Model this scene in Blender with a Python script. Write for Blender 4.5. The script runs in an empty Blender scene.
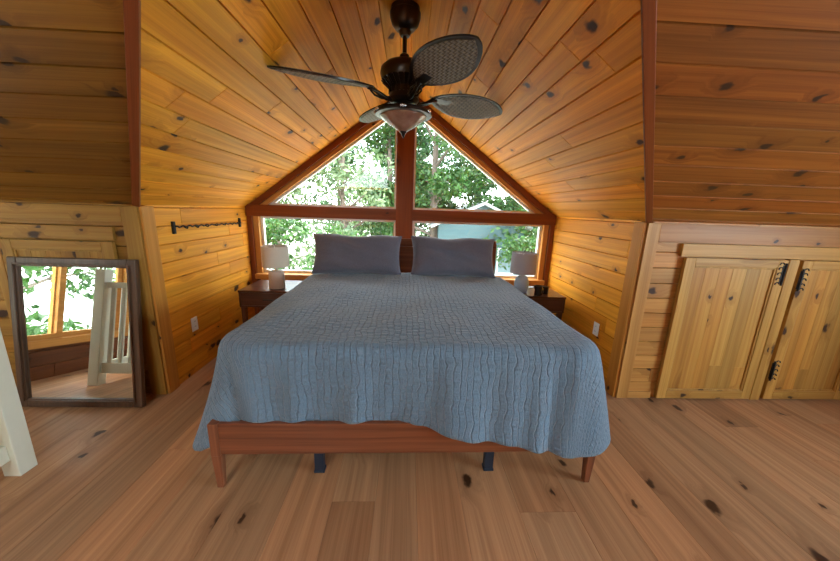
import bpy, bmesh, math, random
from mathutils import Vector, Matrix
C = bpy.context.scene
COL = C.collection
PI = math.pi
V3 = Vector

# ------------------------------------------------------------------ room numbers (metres)
W, YN, YW, EZ, RZ, M = 1.773, 2.257, 3.709, 1.419, 2.706, 0.653
S = (RZ - EZ) / W                      # dormer slope
XL, XR = -3.3, 4.4                     # end walls of the loft
YR = -1.0; ZR = EZ + M * (YN - YR)     # main ridge
YB = 2 * YR - YN                       # back knee wall
YV = YN - (RZ - EZ) / M                # where the dormer ridge meets the main roof

# ------------------------------------------------------------------ node helpers
class NT:
    def __init__(s, name):
        s.m = bpy.data.materials.new(name); s.m.use_nodes = True
        s.t = s.m.node_tree; s.t.nodes.clear()
        s.out = s.n('ShaderNodeOutputMaterial')
    def n(s, typ, **kw):
        nd = s.t.nodes.new(typ)
        for k, v in kw.items(): setattr(nd, k, v)
        return nd
    def l(s, a, b): s.t.links.new(a, b)
    def put(s, sock, v):
        if hasattr(v, 'is_linked') or hasattr(v, 'links'): s.l(v, sock)
        else: sock.default_value = v
    def math(s, op, a, b=0.0, c=0.0, clamp=False):
        nd = s.n('ShaderNodeMath', operation=op, use_clamp=clamp)
        for i, v in enumerate((a, b, c)): s.put(nd.inputs[i], v)
        return nd.outputs[0]
    def comb(s, x, y, z=0.0):
        nd = s.n('ShaderNodeCombineXYZ')
        for i, v in enumerate((x, y, z)): s.put(nd.inputs[i], v)
        return nd.outputs[0]
    def noise(s, vec, scale=1.0, detail=2.0, rough=.5, dim='3D'):
        nd = s.n('ShaderNodeTexNoise', noise_dimensions=dim)
        s.l(vec, nd.inputs['Vector'])
        nd.inputs['Scale'].default_value = scale; nd.inputs['Detail'].default_value = detail
        nd.inputs['Roughness'].default_value = rough
        return nd.outputs[0]
    def ramp(s, fac, stops):
        nd = s.n('ShaderNodeValToRGB'); s.l(fac, nd.inputs[0])
        e = nd.color_ramp.elements
        while len(e) < len(stops): e.new(.5)
        for i, (p, c) in enumerate(stops): e[i].position = p; e[i].color = tuple(c) + (1,)
        return nd.outputs[0]
    def mix(s, fac, a, b, typ='MIX'):
        nd = s.n('ShaderNodeMix', data_type='RGBA', blend_type=typ)
        s.put(nd.inputs[0], fac)
        for i, v in ((6, a), (7, b)):
            s.put(nd.inputs[i], tuple(v) + (1,) if isinstance(v, tuple) and len(v) == 3 else v)
        return nd.outputs[2]
    def rng(s, v, a, b, c, d, smooth=False):
        nd = s.n('ShaderNodeMapRange')
        if smooth: nd.interpolation_type = 'SMOOTHSTEP'
        for i, x in enumerate((v, a, b, c, d)): s.put(nd.inputs[i], x)
        return nd.outputs[0]
    def bsdf(s, color, rough=.5, metal=0.0, coat=0.0, bump=None, bstr=.2, bdist=.002, **kw):
        b = s.n('ShaderNodeBsdfPrincipled')
        s.put(b.inputs['Base Color'], tuple(color) + (1,) if isinstance(color, tuple) else color)
        s.put(b.inputs['Roughness'], rough); b.inputs['Metallic'].default_value = metal
        b.inputs['Coat Weight'].default_value = coat; b.inputs['Coat Roughness'].default_value = .22
        for k, v in kw.items(): s.put(b.inputs[k.replace('_', ' ')], v)
        if bump is not None:
            bp = s.n('ShaderNodeBump'); bp.inputs['Strength'].default_value = bstr
            bp.inputs['Distance'].default_value = bdist
            s.l(bump, bp.inputs['Height']); s.l(bp.outputs[0], b.inputs['Normal'])
        s.l(b.outputs[0], s.out.inputs[0])
        return b

def wood(name, light, dark, knot=(.045, .017, .006), knots=.46, rough=.46, coat=.0, ku=3.1, kv=4.6, tone=(.78, 1.16), grain=.5, hue=(1.0, .86, .7), spec=.22):
    k = NT(name)
    uv = k.n('ShaderNodeUVMap'); uv.uv_map = 'UVMap'
    sp = k.n('ShaderNodeSeparateXYZ'); k.l(uv.outputs[0], sp.inputs[0])
    u, v = sp.outputs[0], sp.outputs[1]
    at = k.n('ShaderNodeAttribute'); at.attribute_name = 'tone'
    sc = k.n('ShaderNodeSeparateColor'); k.l(at.outputs['Color'], sc.inputs[0])
    warp = k.noise(k.comb(k.math('MULTIPLY', u, .8), k.math('MULTIPLY', v, 8.0)), 1.0, 2.0)
    wv = k.math('SUBTRACT', warp, .5)
    # knots
    vo = k.n('ShaderNodeTexVoronoi', voronoi_dimensions='2D', feature='F1')
    ws = k.math('MULTIPLY', k.math('SUBTRACT', k.noise(k.comb(k.math('MULTIPLY', u, 14.0), k.math('MULTIPLY', v, 22.0)), 1.0, 2.0), .5), .22)
    k.l(k.comb(k.math('ADD', k.math('MULTIPLY', u, ku), ws), k.math('ADD', k.math('MULTIPLY', v, kv), ws)), vo.inputs['Vector'])
    vo.inputs['Scale'].default_value = 1.0; vo.inputs['Randomness'].default_value = 1.0
    vc = k.n('ShaderNodeSeparateColor'); k.l(vo.outputs['Color'], vc.inputs[0])
    keep = k.math('LESS_THAN', vc.outputs[0], knots)
    size = k.rng(k.math('POWER', vc.outputs[1], 1.6), 0, 1, .055, .175)
    core = k.math('MULTIPLY', k.rng(vo.outputs['Distance'], size, k.math('MULTIPLY', size, .45), 0, 1, True), keep)
    halo = k.math('MULTIPLY', k.rng(vo.outputs['Distance'], k.math('MULTIPLY', size, 3.2), size, 0, 1, True), keep)
    # grain that bends round the knots
    gv = k.math('ADD', k.math('MULTIPLY', v, 34.0), k.math('ADD', k.math('MULTIPLY', wv, 2.0), k.math('MULTIPLY', halo, 1.8)))
    g1 = k.noise(k.comb(k.math('MULTIPLY', u, .5), gv), 1.0, 3.0, .55)
    g2 = k.noise(k.comb(k.math('MULTIPLY', u, 2.5), k.math('MULTIPLY', v, 190.0)), 1.0, 2.0)
    g = k.math('ADD', k.math('MULTIPLY', g1, 1 - .3), k.math('MULTIPLY', g2, .3))
    col = k.ramp(g, [(.5 - grain * .4, dark), (.5, tuple(.45 * a + .55 * b for a, b in zip(dark, light))), (.5 + grain * .35, light)])
    fl = k.rng(k.noise(k.comb(k.math('MULTIPLY', u, .55), k.math('MULTIPLY', v, 11.0)), 1.0, 1.5), .3, .7, .86, 1.12)
    col = k.mix(1.0, col, k.comb(fl, fl, fl), 'MULTIPLY')
    col = k.mix(k.math('MULTIPLY', halo, .45), col, tuple(c * .75 for c in dark))
    tn = k.rng(sc.outputs[0], 0, 1, tone[0], tone[1])
    col = k.mix(1.0, col, k.comb(tn, tn, tn), 'MULTIPLY')
    col = k.mix(sc.outputs[1], col, k.mix(1.0, col, hue, 'MULTIPLY'))
    col = k.mix(core, col, knot)
    hgt = k.math('SUBTRACT', g, k.math('MULTIPLY', core, .6))
    k.bsdf(col, k.rng(g, .3, .7, rough + .08, rough - .04), coat=coat, bump=hgt, bstr=.15, bdist=.0015, Specular_IOR_Level=spec)
    return k.m

def plain(name, col, rough=.5, metal=0.0, coat=0.0, var=.08, scale=30.0, bump=.05, **kw):
    k = NT(name)
    tc = k.n('ShaderNodeTexCoord')
    nz = k.noise(tc.outputs['Object'], scale, 3.0)
    c = k.mix(nz, tuple(x * (1 - var) for x in col), tuple(min(1, x * (1 + var)) for x in col))
    k.bsdf(c, rough, metal, coat, bump=nz, bstr=bump, bdist=.002, **kw)
    return k.m

PINE = wood('honey_pine', (.90, .42, .034), (.58, .20, .012), tone=(.88, 1.1))
PINE_L = wood('shaded_olive_pine', (.31, .143, .018), (.175, .068, .008), hue=(.85, .75, .6), knots=.6)  # pine with the left slope's dimmer light put into its colour
PINE_R = wood('shaded_russet_pine', (.36, .132, .022), (.19, .058, .008), hue=(1.0, .8, .7), knots=.65)  # redder boards, the right slope's dimmer light also put into the colour
PINE_K = wood('pale_knotty_pine', (.52, .26, .068), (.34, .14, .03), tone=(.85, 1.15))
KNEEL = wood('shaded_knotty_pine', (.38, .205, .040), (.24, .108, .016), tone=(.85, 1.15))  # left knee wall pine, its colour darkened for the dimmer light there
BACKLITB = wood('shaded_red_boards', (.17, .055, .018), (.09, .026, .008))  # backlit shade of the left end wall put into the board colour
HEADB = wood('orange_head_board', (.46, .20, .045), (.30, .11, .02))
DOORP = wood('door_pine', (.52, .285, .065), (.34, .15, .028), ku=3.0, kv=4.6, knots=.42)
FLOORM = wood('floor_pine', (.46, .255, .128), (.285, .142, .068), ku=2.4, kv=3.8, knots=.42, rough=.42, coat=.08, tone=(.76, 1.14), grain=.46, hue=(1.0, .88, .8))
TRIM = wood('red_stained_trim', (.27, .070, .016), (.15, .036, .009), knots=.12, tone=(.95, 1.05))
JAMB = wood('light_jamb_pine', (.68, .34, .09), (.50, .21, .045), knots=.1, tone=(.95, 1.05))
CORNER = wood('corner_board_pine', (.60, .275, .05), (.43, .17, .025), knots=.25, tone=(.95, 1.05))
WALNUT = wood('walnut', (.115, .042, .02), (.055, .018, .009), knots=0.0, rough=.3, coat=.35, tone=(.95, 1.05))
BEDW = wood('acacia_bed_wood', (.27, .092, .040), (.11, .033, .015), knots=.12, rough=.32, coat=.3, tone=(.95, 1.05))
MIRW = wood('dark_mirror_frame', (.13, .07, .04), (.06, .03, .017), knots=0, rough=.35, coat=.3, tone=(.95, 1.05))
BLACK = plain('bronze_black', (.022, .014, .011), .32, .6, .3)
IRON = plain('black_iron', (.015, .013, .012), .5, .5)
STEEL = plain('bright_steel', (.7, .7, .7), .25, 1.0)
WHITEP = plain('white_paint', (.68, .66, .52), .45, var=.03)
PLASTIC = plain('white_plastic', (.8, .8, .77), .4, var=.02)
SASH = plain('white_sash', (.82, .82, .78), .45, var=.03)
SHADE = plain('linen_shade', (.60, .52, .41), .85, scale=200, bump=.2)
SHADEB = plain('grey_shade', (.42, .42, .47), .85, scale=200, bump=.2)
CERAM = plain('sand_ceramic', (.50, .37, .28), .45, scale=60)
CERAB = plain('blue_ceramic', (.38, .48, .62), .25, coat=.5)
CREAM = plain('cream_wax', (.80, .76, .55), .5)
DARKM = plain('dark_support_metal', (.02, .03, .05), .5, .3)
MIRROR = plain('silvered_glass', (.88, .92, .90), .015, 1.0, var=.0, bump=0.0)
MATT = plain('mattress_ticking', (.7, .7, .68), .9)

def glass_mat():
    k = NT('window_glass')
    fr = k.n('ShaderNodeFresnel'); gm = k.n('ShaderNodeNewGeometry'); k.l(k.math('SUBTRACT', 1.5, k.math('MULTIPLY', gm.outputs['Backfacing'], 1.5 - 1 / 1.5)), fr.inputs[0])
    nz = k.noise(k.n('ShaderNodeTexCoord').outputs['Object'], 2.0)
    tr = k.n('ShaderNodeBsdfTransparent'); tr.inputs[0].default_value = (.96, .985, .97, 1)
    gl = k.n('ShaderNodeBsdfGlossy'); k.l(k.rng(nz, 0, 1, .0, .004), gl.inputs['Roughness'])
    mx = k.n('ShaderNodeMixShader'); k.l(fr.outputs[0], mx.inputs[0])
    k.l(tr.outputs[0], mx.inputs[1]); k.l(gl.outputs[0], mx.inputs[2]); k.l(mx.outputs[0], k.out.inputs[0])
    return k.m
GLASS = glass_mat()

def quilt_mat():
    k = NT('quilted_blue_grey_cotton')
    uv = k.n('ShaderNodeUVMap'); uv.uv_map = 'UVMap'
    sp = k.n('ShaderNodeSeparateXYZ'); k.l(uv.outputs[0], sp.inputs[0])
    u, v = sp.outputs[0], sp.outputs[1]
    w1 = k.math('SUBTRACT', k.noise(k.comb(k.math('MULTIPLY', u, 9.0), k.math('MULTIPLY', v, 9.0)), 1.0, 2.0), .5)
    # channels of running stitch that follow the length of the bed, puckered across
    cu = k.math('ADD', k.math('MULTIPLY', u, 30.0), k.math('MULTIPLY', w1, 1.6))
    ch = k.math('ABSOLUTE', k.math('SUBTRACT', k.math('FRACT', cu), .5))
    seam = k.rng(ch, .50, .36, 1, 0, True)
    cell = k.math('FLOOR', cu)
    pk = k.noise(k.comb(k.math('MULTIPLY', cell, 7.3), k.math('MULTIPLY', v, 42.0)), 1.0, 2.0)
    fine = k.noise(k.comb(k.math('MULTIPLY', u, 150.0), k.math('MULTIPLY', v, 60.0)), 1.0, 3.0)
    hgt = k.math('ADD', k.math('ADD', k.math('MULTIPLY', seam, -.6), k.math('MULTIPLY', pk, 1.5)), k.math('MULTIPLY', fine, .5))
    worn = k.noise(k.comb(u, v), 3.0, 3.0)
    c = k.mix(fine, (.075, .140, .205), (.17, .27, .375))
    c = k.mix(k.math('MULTIPLY', seam, .35), c, (.07, .10, .13))
    c = k.mix(k.math('MULTIPLY', worn, .25), c, (.19, .225, .225))
    k.bsdf(c, .85, bump=hgt, bstr=.9, bdist=.012, Sheen_Weight=.25)
    return k.m
QUILT = quilt_mat()

def pillow_mat():
    k = NT('grey_woven_cotton')
    o = k.n('ShaderNodeTexCoord').outputs['Object']
    f = k.noise(o, 140.0, 3.0); w = k.noise(o, 9.0, 3.0)
    c = k.mix(f, (.07, .067, .088), (.125, .12, .15))
    k.bsdf(c, .9, bump=k.math('ADD', k.math('MULTIPLY', f, .3), w), bstr=.6, bdist=.02, Sheen_Weight=.2)
    return k.m
PILLOW = pillow_mat()

def rattan_mat():
    k = NT('woven_rattan')
    uv = k.n('ShaderNodeUVMap'); uv.uv_map = 'UVMap'
    sp = k.n('ShaderNodeSeparateXYZ'); k.l(uv.outputs[0], sp.inputs[0])
    u, v = k.math('MULTIPLY', sp.outputs[0], 38.0), k.math('MULTIPLY', sp.outputs[1], 70.0)
    par = k.math('MODULO', k.math('ADD', k.math('FLOOR', u), k.math('FLOOR', v)), 2.0)
    a = k.math('ABSOLUTE', k.math('SINE', k.math('MULTIPLY', u, PI)))
    b = k.math('ABSOLUTE', k.math('SINE', k.math('MULTIPLY', v, PI)))
    h = k.math('ADD', k.math('MULTIPLY', a, par), k.math('MULTIPLY', b, k.math('SUBTRACT', 1.0, par)))
    n = k.noise(uv.outputs[0], 40.0, 2.0)
    c = k.mix(k.math('MULTIPLY', h, n), (.025, .016, .010), (.42, .32, .20))
    k.bsdf(c, .5, bump=h, bstr=.8, bdist=.004)
    return k.m
RATTAN = rattan_mat()

def bowl_mat():
    k = NT('amber_marbled_glass')
    o = k.n('ShaderNodeTexCoord').outputs['Object']
    n = k.noise(o, 11.0, 5.0)
    k.bsdf(k.ramp(n, [(.3, (.22, .10, .06)), (.5, (.36, .18, .11)), (.7, (.48, .29, .20))]), .22, coat=.5, Subsurface_Weight=.3)
    return k.m
BOWL = bowl_mat()

def leaf_mat(name, a, b):
    k = NT(name)
    at = k.n('ShaderNodeAttribute'); at.attribute_name = 'tone'
    sc = k.n('ShaderNodeSeparateColor'); k.l(at.outputs['Color'], sc.inputs[0])
    c = k.mix(sc.outputs[0], a, b)
    d = k.n('ShaderNodeBsdfDiffuse'); k.l(c, d.inputs[0])
    t = k.n('ShaderNodeBsdfTranslucent'); k.l(k.mix(.5, c, k.mix(1.0, c, (1.0, 1.1, .5), 'MULTIPLY')), t.inputs[0])
    g = k.n('ShaderNodeBsdfGlossy'); g.inputs['Roughness'].default_value = .45
    m1 = k.n('ShaderNodeMixShader'); m1.inputs[0].default_value = .35
    k.l(d.outputs[0], m1.inputs[1]); k.l(t.outputs[0], m1.inputs[2])
    m2 = k.n('ShaderNodeMixShader'); m2.inputs[0].default_value = .05
    k.l(m1.outputs[0], m2.inputs[1]); k.l(g.outputs[0], m2.inputs[2]); k.l(m2.outputs[0], k.out.inputs[0])
    return k.m
LEAF = [leaf_mat('broad_leaf_green', (.014, .06, .012), (.06, .16, .03)),
        leaf_mat('dark_leaf_green', (.010, .045, .014), (.04, .12, .03)),
        leaf_mat('silvery_leaf_green', (.04, .09, .03), (.22, .30, .16))]
BARK = plain('tree_bark', (.13, .10, .08), .9, var=.4, scale=12, bump=.8)
GROUND = plain('forest_ground', (.62, .61, .52), .95, var=.3, scale=1.5, bump=.5)
COTW = plain('pale_blue_siding', (.06, .11, .12), .8, scale=4)
COTR = plain('pale_metal_roof', (.36, .39, .39), .5)
COTG = plain('cottage_window_glass', (.10, .16, .18), .1)

# ------------------------------------------------------------------ mesh helpers
class MB:
    """collects pieces and links them as ONE mesh object"""
    def __init__(s): s.v = []; s.f = []
    def add(s, vs, fs):
        o = len(s.v); s.v += [V3(p) for p in vs]; s.f += [tuple(i + o for i in f) for f in fs]; return s
    def box(s, a, b, mat=None):
        x0, x1 = sorted((a[0], b[0])); y0, y1 = sorted((a[1], b[1])); z0, z1 = sorted((a[2], b[2]))
        vs = [V3((x, y, z)) for z in (z0, z1) for y in (y0, y1) for x in (x0, x1)]
        if mat: vs = [mat @ p for p in vs]
        return s.add(vs, [(0, 2, 3, 1), (4, 5, 7, 6), (0, 1, 5, 4), (2, 6, 7, 3), (0, 4, 6, 2), (1, 3, 7, 5)])
    def prism(s, poly, d):
        """poly: list of 3d points (planar), extruded by vector d"""
        n = len(poly); d = V3(d); p = [V3(q) for q in poly]
        return s.add(p + [q + d for q in p], [tuple(reversed(range(n))), tuple(range(n, 2 * n))] +
                     [(i, (i + 1) % n, n + (i + 1) % n, n + i) for i in range(n)])
    def lathe(s, prof, c=(0, 0, 0), n=40, cap=True):
        c = V3(c); vs = []; fs = []
        for r, z in prof:
            for i in range(n):
                a = 2 * PI * i / n; vs.append(c + V3((r * math.cos(a), r * math.sin(a), z)))
        for j in range(len(prof) - 1):
            for i in range(n):
                k = (i + 1) % n; fs.append((j * n + i, j * n + k, (j + 1) * n + k, (j + 1) * n + i))
        if cap:
            fs.append(tuple(reversed(range(n)))); fs.append(tuple((len(prof) - 1) * n + i for i in range(n)))
        return s.add(vs, fs)
    def tube(s, pts, r, n=8, cap=True):
        pts = [V3(p) for p in pts]; vs = []; fs = []
        rr = r if isinstance(r, (list, tuple)) else [r] * len(pts)
        up = V3((0, 0, 1)) if abs((pts[1] - pts[0]).normalized().z) < .9 else V3((1, 0, 0))
        for j, p in enumerate(pts):
            t = (pts[min(j + 1, len(pts) - 1)] - pts[max(j - 1, 0)]).normalized()
            a = t.cross(up).normalized(); b = a.cross(t)
            for i in range(n):
                q = 2 * PI * i / n; vs.append(p + (a * math.cos(q) + b * math.sin(q)) * rr[j])
        for j in range(len(pts) - 1):
            for i in range(n):
                k = (i + 1) % n; fs.append((j * n + i, j * n + k, (j + 1) * n + k, (j + 1) * n + i))
        if cap: fs.append(tuple(reversed(range(n)))); fs.append(tuple((len(pts) - 1) * n + i for i in range(n)))
        return s.add(vs, fs)
    def taper(s, a, b, wa, wb):
        """square tapered bar from a (size wa) to b (size wb), vertical"""
        vs = []
        for p, w in ((a, wa), (b, wb)):
            for sx, sy in ((-1, -1), (1, -1), (1, 1), (-1, 1)): vs.append(V3(p) + V3((sx * w[0] / 2, sy * w[1] / 2, 0)))
        return s.add(vs, [(3, 2, 1, 0), (4, 5, 6, 7)] + [(i, (i + 1) % 4, 4 + (i + 1) % 4, 4 + i) for i in range(4)])
    def build(s, name, mat, parent=None, smooth=False, bevel=0, grain=None, subsurf=0, seg=2):
        me = bpy.data.meshes.new(name); me.from_pydata([tuple(p) for p in s.v], [], s.f)
        bm = bmesh.new(); bm.from_mesh(me); bmesh.ops.recalc_face_normals(bm, faces=bm.faces)
        bm.to_mesh(me); bm.free()
        uvwood(me, grain, name)
        me.materials.append(mat)
        if smooth:
            for p in me.polygons: p.use_smooth = True
        o = bpy.data.objects.new(name, me); COL.objects.link(o)
        if bevel:
            md = o.modifiers.new('bevel', 'BEVEL'); md.width = bevel; md.segments = seg; md.limit_method = 'ANGLE'
        if subsurf:
            md = o.modifiers.new('sub', 'SUBSURF'); md.levels = md.render_levels = subsurf
        if smooth: 
            try: me.set_sharp_from_angle(angle=math.radians(40))
            except Exception: pass
        if parent: o.parent = parent
        return o

RS = random.Random(5)
def uvwood(me, grain=None, name=''):
    me.uv_layers.new(name='UVMap'); me.color_attributes.new('tone', 'FLOAT_COLOR', 'CORNER')
    uv, at = me.uv_layers['UVMap'], me.color_attributes['tone']
    if grain is None:
        co = [v.co for v in me.vertices]
        ext = [max(c[i] for c in co) - min(c[i] for c in co) for i in range(3)] if co else [1, 0, 0]
        g = V3((0, 0, 0)); g[ext.index(max(ext))] = 1
    else: g = V3(grain).normalized()
    ou, ov = RS.uniform(0, 50), RS.uniform(0, 50); t = RS.uniform(.35, .65); h = RS.uniform(0, .4)
    for p in me.polygons:
        b = p.normal.cross(g)
        if b.length < .2: b = V3((.577, .577, .577)).cross(p.normal)
        b.normalize()
        a = g if abs(p.normal.dot(g)) < .9 else b.cross(p.normal)
        for li in p.loop_indices:
            c = me.vertices[me.loops[li].vertex_index].co
            uv.data[li].uv = (c.dot(a) + ou, c.dot(b) + ov); at.data[li].color = (t, h, 0, 1)

def clip(poly, a, b, c):
    """keep a*u+b*v<=c"""
    out = []
    for i in range(len(poly)):
        p, q = poly[i], poly[(i + 1) % len(poly)]
        dp, dq = a * p[0] + b * p[1] - c, a * q[0] + b * q[1] - c
        if dp <= 1e-9: out.append(p)
        if (dp < -1e-9 and dq > 1e-9) or (dp > 1e-9 and dq < -1e-9):
            t = dp / (dp - dq); out.append((p[0] + t * (q[0] - p[0]), p[1] + t * (q[1] - p[1])))
    return out
def rect(u0, v0, u1, v1): return [(u0, v0), (u1, v0), (u1, v1), (u0, v1)]
def minus(poly, r):
    u0, v0, u1, v1 = r
    mid = clip(clip(poly, -1, 0, -u0), 1, 0, u1)
    return [q for q in (clip(poly, 1, 0, u0), clip(poly, -1, 0, -u1), clip(mid, 0, 1, v0), clip(mid, 0, -1, -v1)) if len(q) > 2]

def planks(name, O, U, V, N, polys, bw, mat, seed, v0=0.0, seg=(1.6, 3.4), g=.0045, depth=.013, thick=.05, jit=0.0, parent=None):
    """a boarded surface: every board bevelled, with butt joints, plus a slab behind; N points into the room"""
    O, U, V, N = V3(O), V3(U).normalized(), V3(V).normalized(), V3(N).normalized()
    rnd = random.Random(seed); vs = []; fs = []; uvs = []; tones = []
    umin = min(p[0] for q in polys for p in q); umax = max(p[0] for q in polys for p in q)
    vmin = min(p[1] for q in polys for p in q); vmax = max(p[1] for q in polys for p in q)
    v = vmin - (v0 if v0 else 0)
    while v < vmax - 1e-6:
        w = bw * (1 + rnd.uniform(-jit, jit)); va, vb = v, v + w; v = vb
        u = umin - rnd.uniform(0, seg[1]); cuts = [u]
        while u < umax: u += rnd.uniform(*seg); cuts.append(u)
        for ua, ub in zip(cuts, cuts[1:]):
            tn = (rnd.random(), rnd.random() ** 1.5, 0, 1); ou, ov = rnd.uniform(0, 90), rnd.uniform(0, 90)
            us = [ua, ua + g * .6, ub - g * .6, ub]; ww = [va, va + g, vb - g, vb]
            for q in polys:
                base = clip(clip(clip(clip(q, -1, 0, -ua), 1, 0, ub), 0, -1, -va), 0, 1, vb)
                if len(base) < 3: continue
                for i in range(3):
                    for j in range(3):
                        c = clip(clip(clip(clip(base, -1, 0, -us[i]), 1, 0, us[i + 1]), 0, -1, -ww[j]), 0, 1, ww[j + 1])
                        if len(c) < 3: continue
                        k = len(vs)
                        for (a, b) in c:
                            e = min(a - ua, ub - a, b - va, vb - b) < 1e-6
                            vs.append(O + U * a + V * b + N * (-depth if e else 0)); uvs.append((a + ou, b - va + ov))
                        fs.append(tuple(range(k, k + len(c)))); tones.append(tn)
    for q in polys:                      # the slab behind the boards
        k = len(vs); n = len(q)
        for d in (-depth - .001, -thick):
            for a, b in q: vs.append(O + U * a + V * b + N * d); uvs.append((a, b))
        for f in [tuple(range(k + n, k + 2 * n))] + [(k + i, k + (i + 1) % n, k + n + (i + 1) % n, k + n + i) for i in range(n)]:
            fs.append(f); tones.append((.5, .3, 0, 1))
    me = bpy.data.meshes.new(name); me.from_pydata([tuple(p) for p in vs], [], fs)
    me.uv_layers.new(name='UVMap'); me.color_attributes.new('tone', 'FLOAT_COLOR', 'CORNER')
    ul, at = me.uv_layers['UVMap'], me.color_attributes['tone']
    for p in me.polygons:
        for li in p.loop_indices:
            ul.data[li].uv = uvs[me.loops[li].vertex_index]; at.data[li].color = tones[p.index]
    flip = U.cross(V).dot(N) < 0
    if flip: me.flip_normals()
    me.materials.append(mat)
    o = bpy.data.objects.new(name, me); COL.objects.link(o)
    if parent: o.parent = parent
    return o

def tag(o, label=None, cat=None, group=None, kind=None):
    if label: o['label'] = label
    if cat: o['category'] = cat
    if group: o['group'] = group
    if kind: o['kind'] = kind
    return o
def empty(name, loc=(0, 0, 0), rz=0.0):
    o = bpy.data.objects.new(name, None); COL.objects.link(o); o.location = loc; o.rotation_euler = (0, 0, rz)
    o.empty_display_size = .1
    return o
def struct(o, label, cat): return tag(o, label, cat, kind='structure')
def copy_tree(o, parent=None):
    c = o.copy(); COL.objects.link(c)
    if parent: c.parent = parent
    for ch in [x for x in bpy.data.objects if x.parent == o]: copy_tree(ch, c)
    return c

# ------------------------------------------------------------------ the room shell
BW = .135
fl = planks('floor', (0, 0, 0), (0, 1, 0), (1, 0, 0), (0, 0, 1), [rect(YB - .1, XL - .05, YN + .0, XR + .05), rect(YN, -W - .05, YW + .15, W + .05)],
            .245, FLOORM, 11, v0=.03, seg=(2.6, 4.8), g=.0012, depth=.0018, jit=.2)
struct(fl, 'wide knotty pine floorboards running towards the gable window', 'floor')
# alcove side walls
for sx, nm in ((-1, 'left'), (1, 'right')):
    o = planks('wall_alcove_' + nm, (sx * W, 0, 0), (0, 1, 0), (0, 0, 1), (-sx, 0, 0), [rect(YN, -.01, YW + .1, EZ + .02)], BW, PINE, 20 + sx, v0=.075, seg=(1.0, 2.6))
    struct(o, 'honey pine side wall of the bed alcove on the %s, %s' % (nm, 'with the coat rack' if sx < 0 else 'beside the small side wall socket'), 'wall')
# dormer ceiling
for sx, nm in ((-1, 'left'), (1, 'right')):
    L = math.hypot(W, RZ - EZ)
    Vd = V3((-sx * W, 0, RZ - EZ)) / L
    Nd = V3((-sx * S, 0, -1))
    e = .06
    poly = [(YN, 0), (YW + .12, 0), (YW + .12, L), (YV, L)]
    o = planks('ceiling_' + nm, (sx * W, 0, EZ), (0, 1, 0), Vd, Nd, [poly], BW, PINE, 30 + sx, v0=.02, seg=(1.3, 3.2))
    struct(o, '%s slope of the pine boarded ceiling over the bed' % nm, 'ceiling')
# main roof, front slope in two halves either side of the dormer
ps = math.hypot(1, M)
Vr = V3((0, -1, M)) / ps; Nr = V3((0, -M, -1))
lr = (YN - YR) * ps; lv = (YN - YV) * ps
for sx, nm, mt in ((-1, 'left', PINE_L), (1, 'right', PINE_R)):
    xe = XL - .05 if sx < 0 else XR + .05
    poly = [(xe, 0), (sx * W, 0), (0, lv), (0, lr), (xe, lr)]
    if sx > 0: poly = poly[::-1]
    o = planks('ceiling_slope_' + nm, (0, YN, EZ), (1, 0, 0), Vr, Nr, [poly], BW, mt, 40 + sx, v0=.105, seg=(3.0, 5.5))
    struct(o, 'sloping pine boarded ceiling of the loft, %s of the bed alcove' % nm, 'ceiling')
# back slope, with a skylight opening added to let in fill light
Vb = V3((0, 1, M)) / ps; Nb = V3((0, M, -1))
sky = (-2.6, 1.1, -.6, 2.9)
o = planks('ceiling_slope_back', (0, YB, EZ), (1, 0, 0), Vb, Nb, minus(rect(XL - .05, 0, XR + .05, lr), sky), BW, PINE, 50)
struct(o, 'sloping ceiling at the back of the loft, behind the viewer', 'ceiling')
o = planks('wall_back', (0, YB, 0), (1, 0, 0), (0, 0, 1), (0, 1, 0), [rect(XL - .05, -.01, XR + .05, EZ + .02)], BW, PINE, 51)
struct(o, 'low pine wall at the back of the loft, behind the viewer', 'wall')
# gable ends of the loft with window openings
pent = [(YB, -.01), (YN + .02, -.01), (YN + .02, EZ), (YR, ZR + .02), (YB, EZ)]
LWIN = (.55, .34, 1.95, 1.60); RWIN = (-1.4, .95, .8, 1.95)
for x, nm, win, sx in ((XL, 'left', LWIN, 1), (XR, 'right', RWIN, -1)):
    o = planks('wall_' + nm, (x, 0, 0), (0, 1, 0), (0, 0, 1), (sx, 0, 0), minus(pent, win), BW, BACKLITB if sx > 0 else PINE_R, 60 + sx)
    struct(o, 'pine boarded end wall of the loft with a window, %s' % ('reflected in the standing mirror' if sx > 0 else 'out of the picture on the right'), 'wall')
# knee walls
o = planks('wall_knee_left', (0, YN, 0), (1, 0, 0), (0, 0, 1), (0, -1, 0), [rect(XL - .05, -.01, -W, EZ + .03)], BW, KNEEL, 71, v0=.07, seg=(.9, 2.4))
struct(o, 'low pine wall behind the standing mirror', 'wall')
o = planks('wall_knee_right', (0, YN, 0), (1, 0, 0), (0, 0, 1), (0, -1, 0), [rect(W, -.01, XR + .05, EZ + .03)], .118, PINE_K, 75, v0=.09, seg=(.9, 2.2))
struct(o, 'low pine wall around the two cupboard doors', 'wall')
# gable wall below and beside the window
o = planks('wall_gable', (0, YW + .10, 0), (1, 0, 0), (0, 0, 1), (0, -1, 0), [rect(-W - .03, -.01, W + .03, .60)], BW, PINE, 80, v0=.05)
struct(o, 'pine wall below the gable window behind the bed', 'wall')

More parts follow.
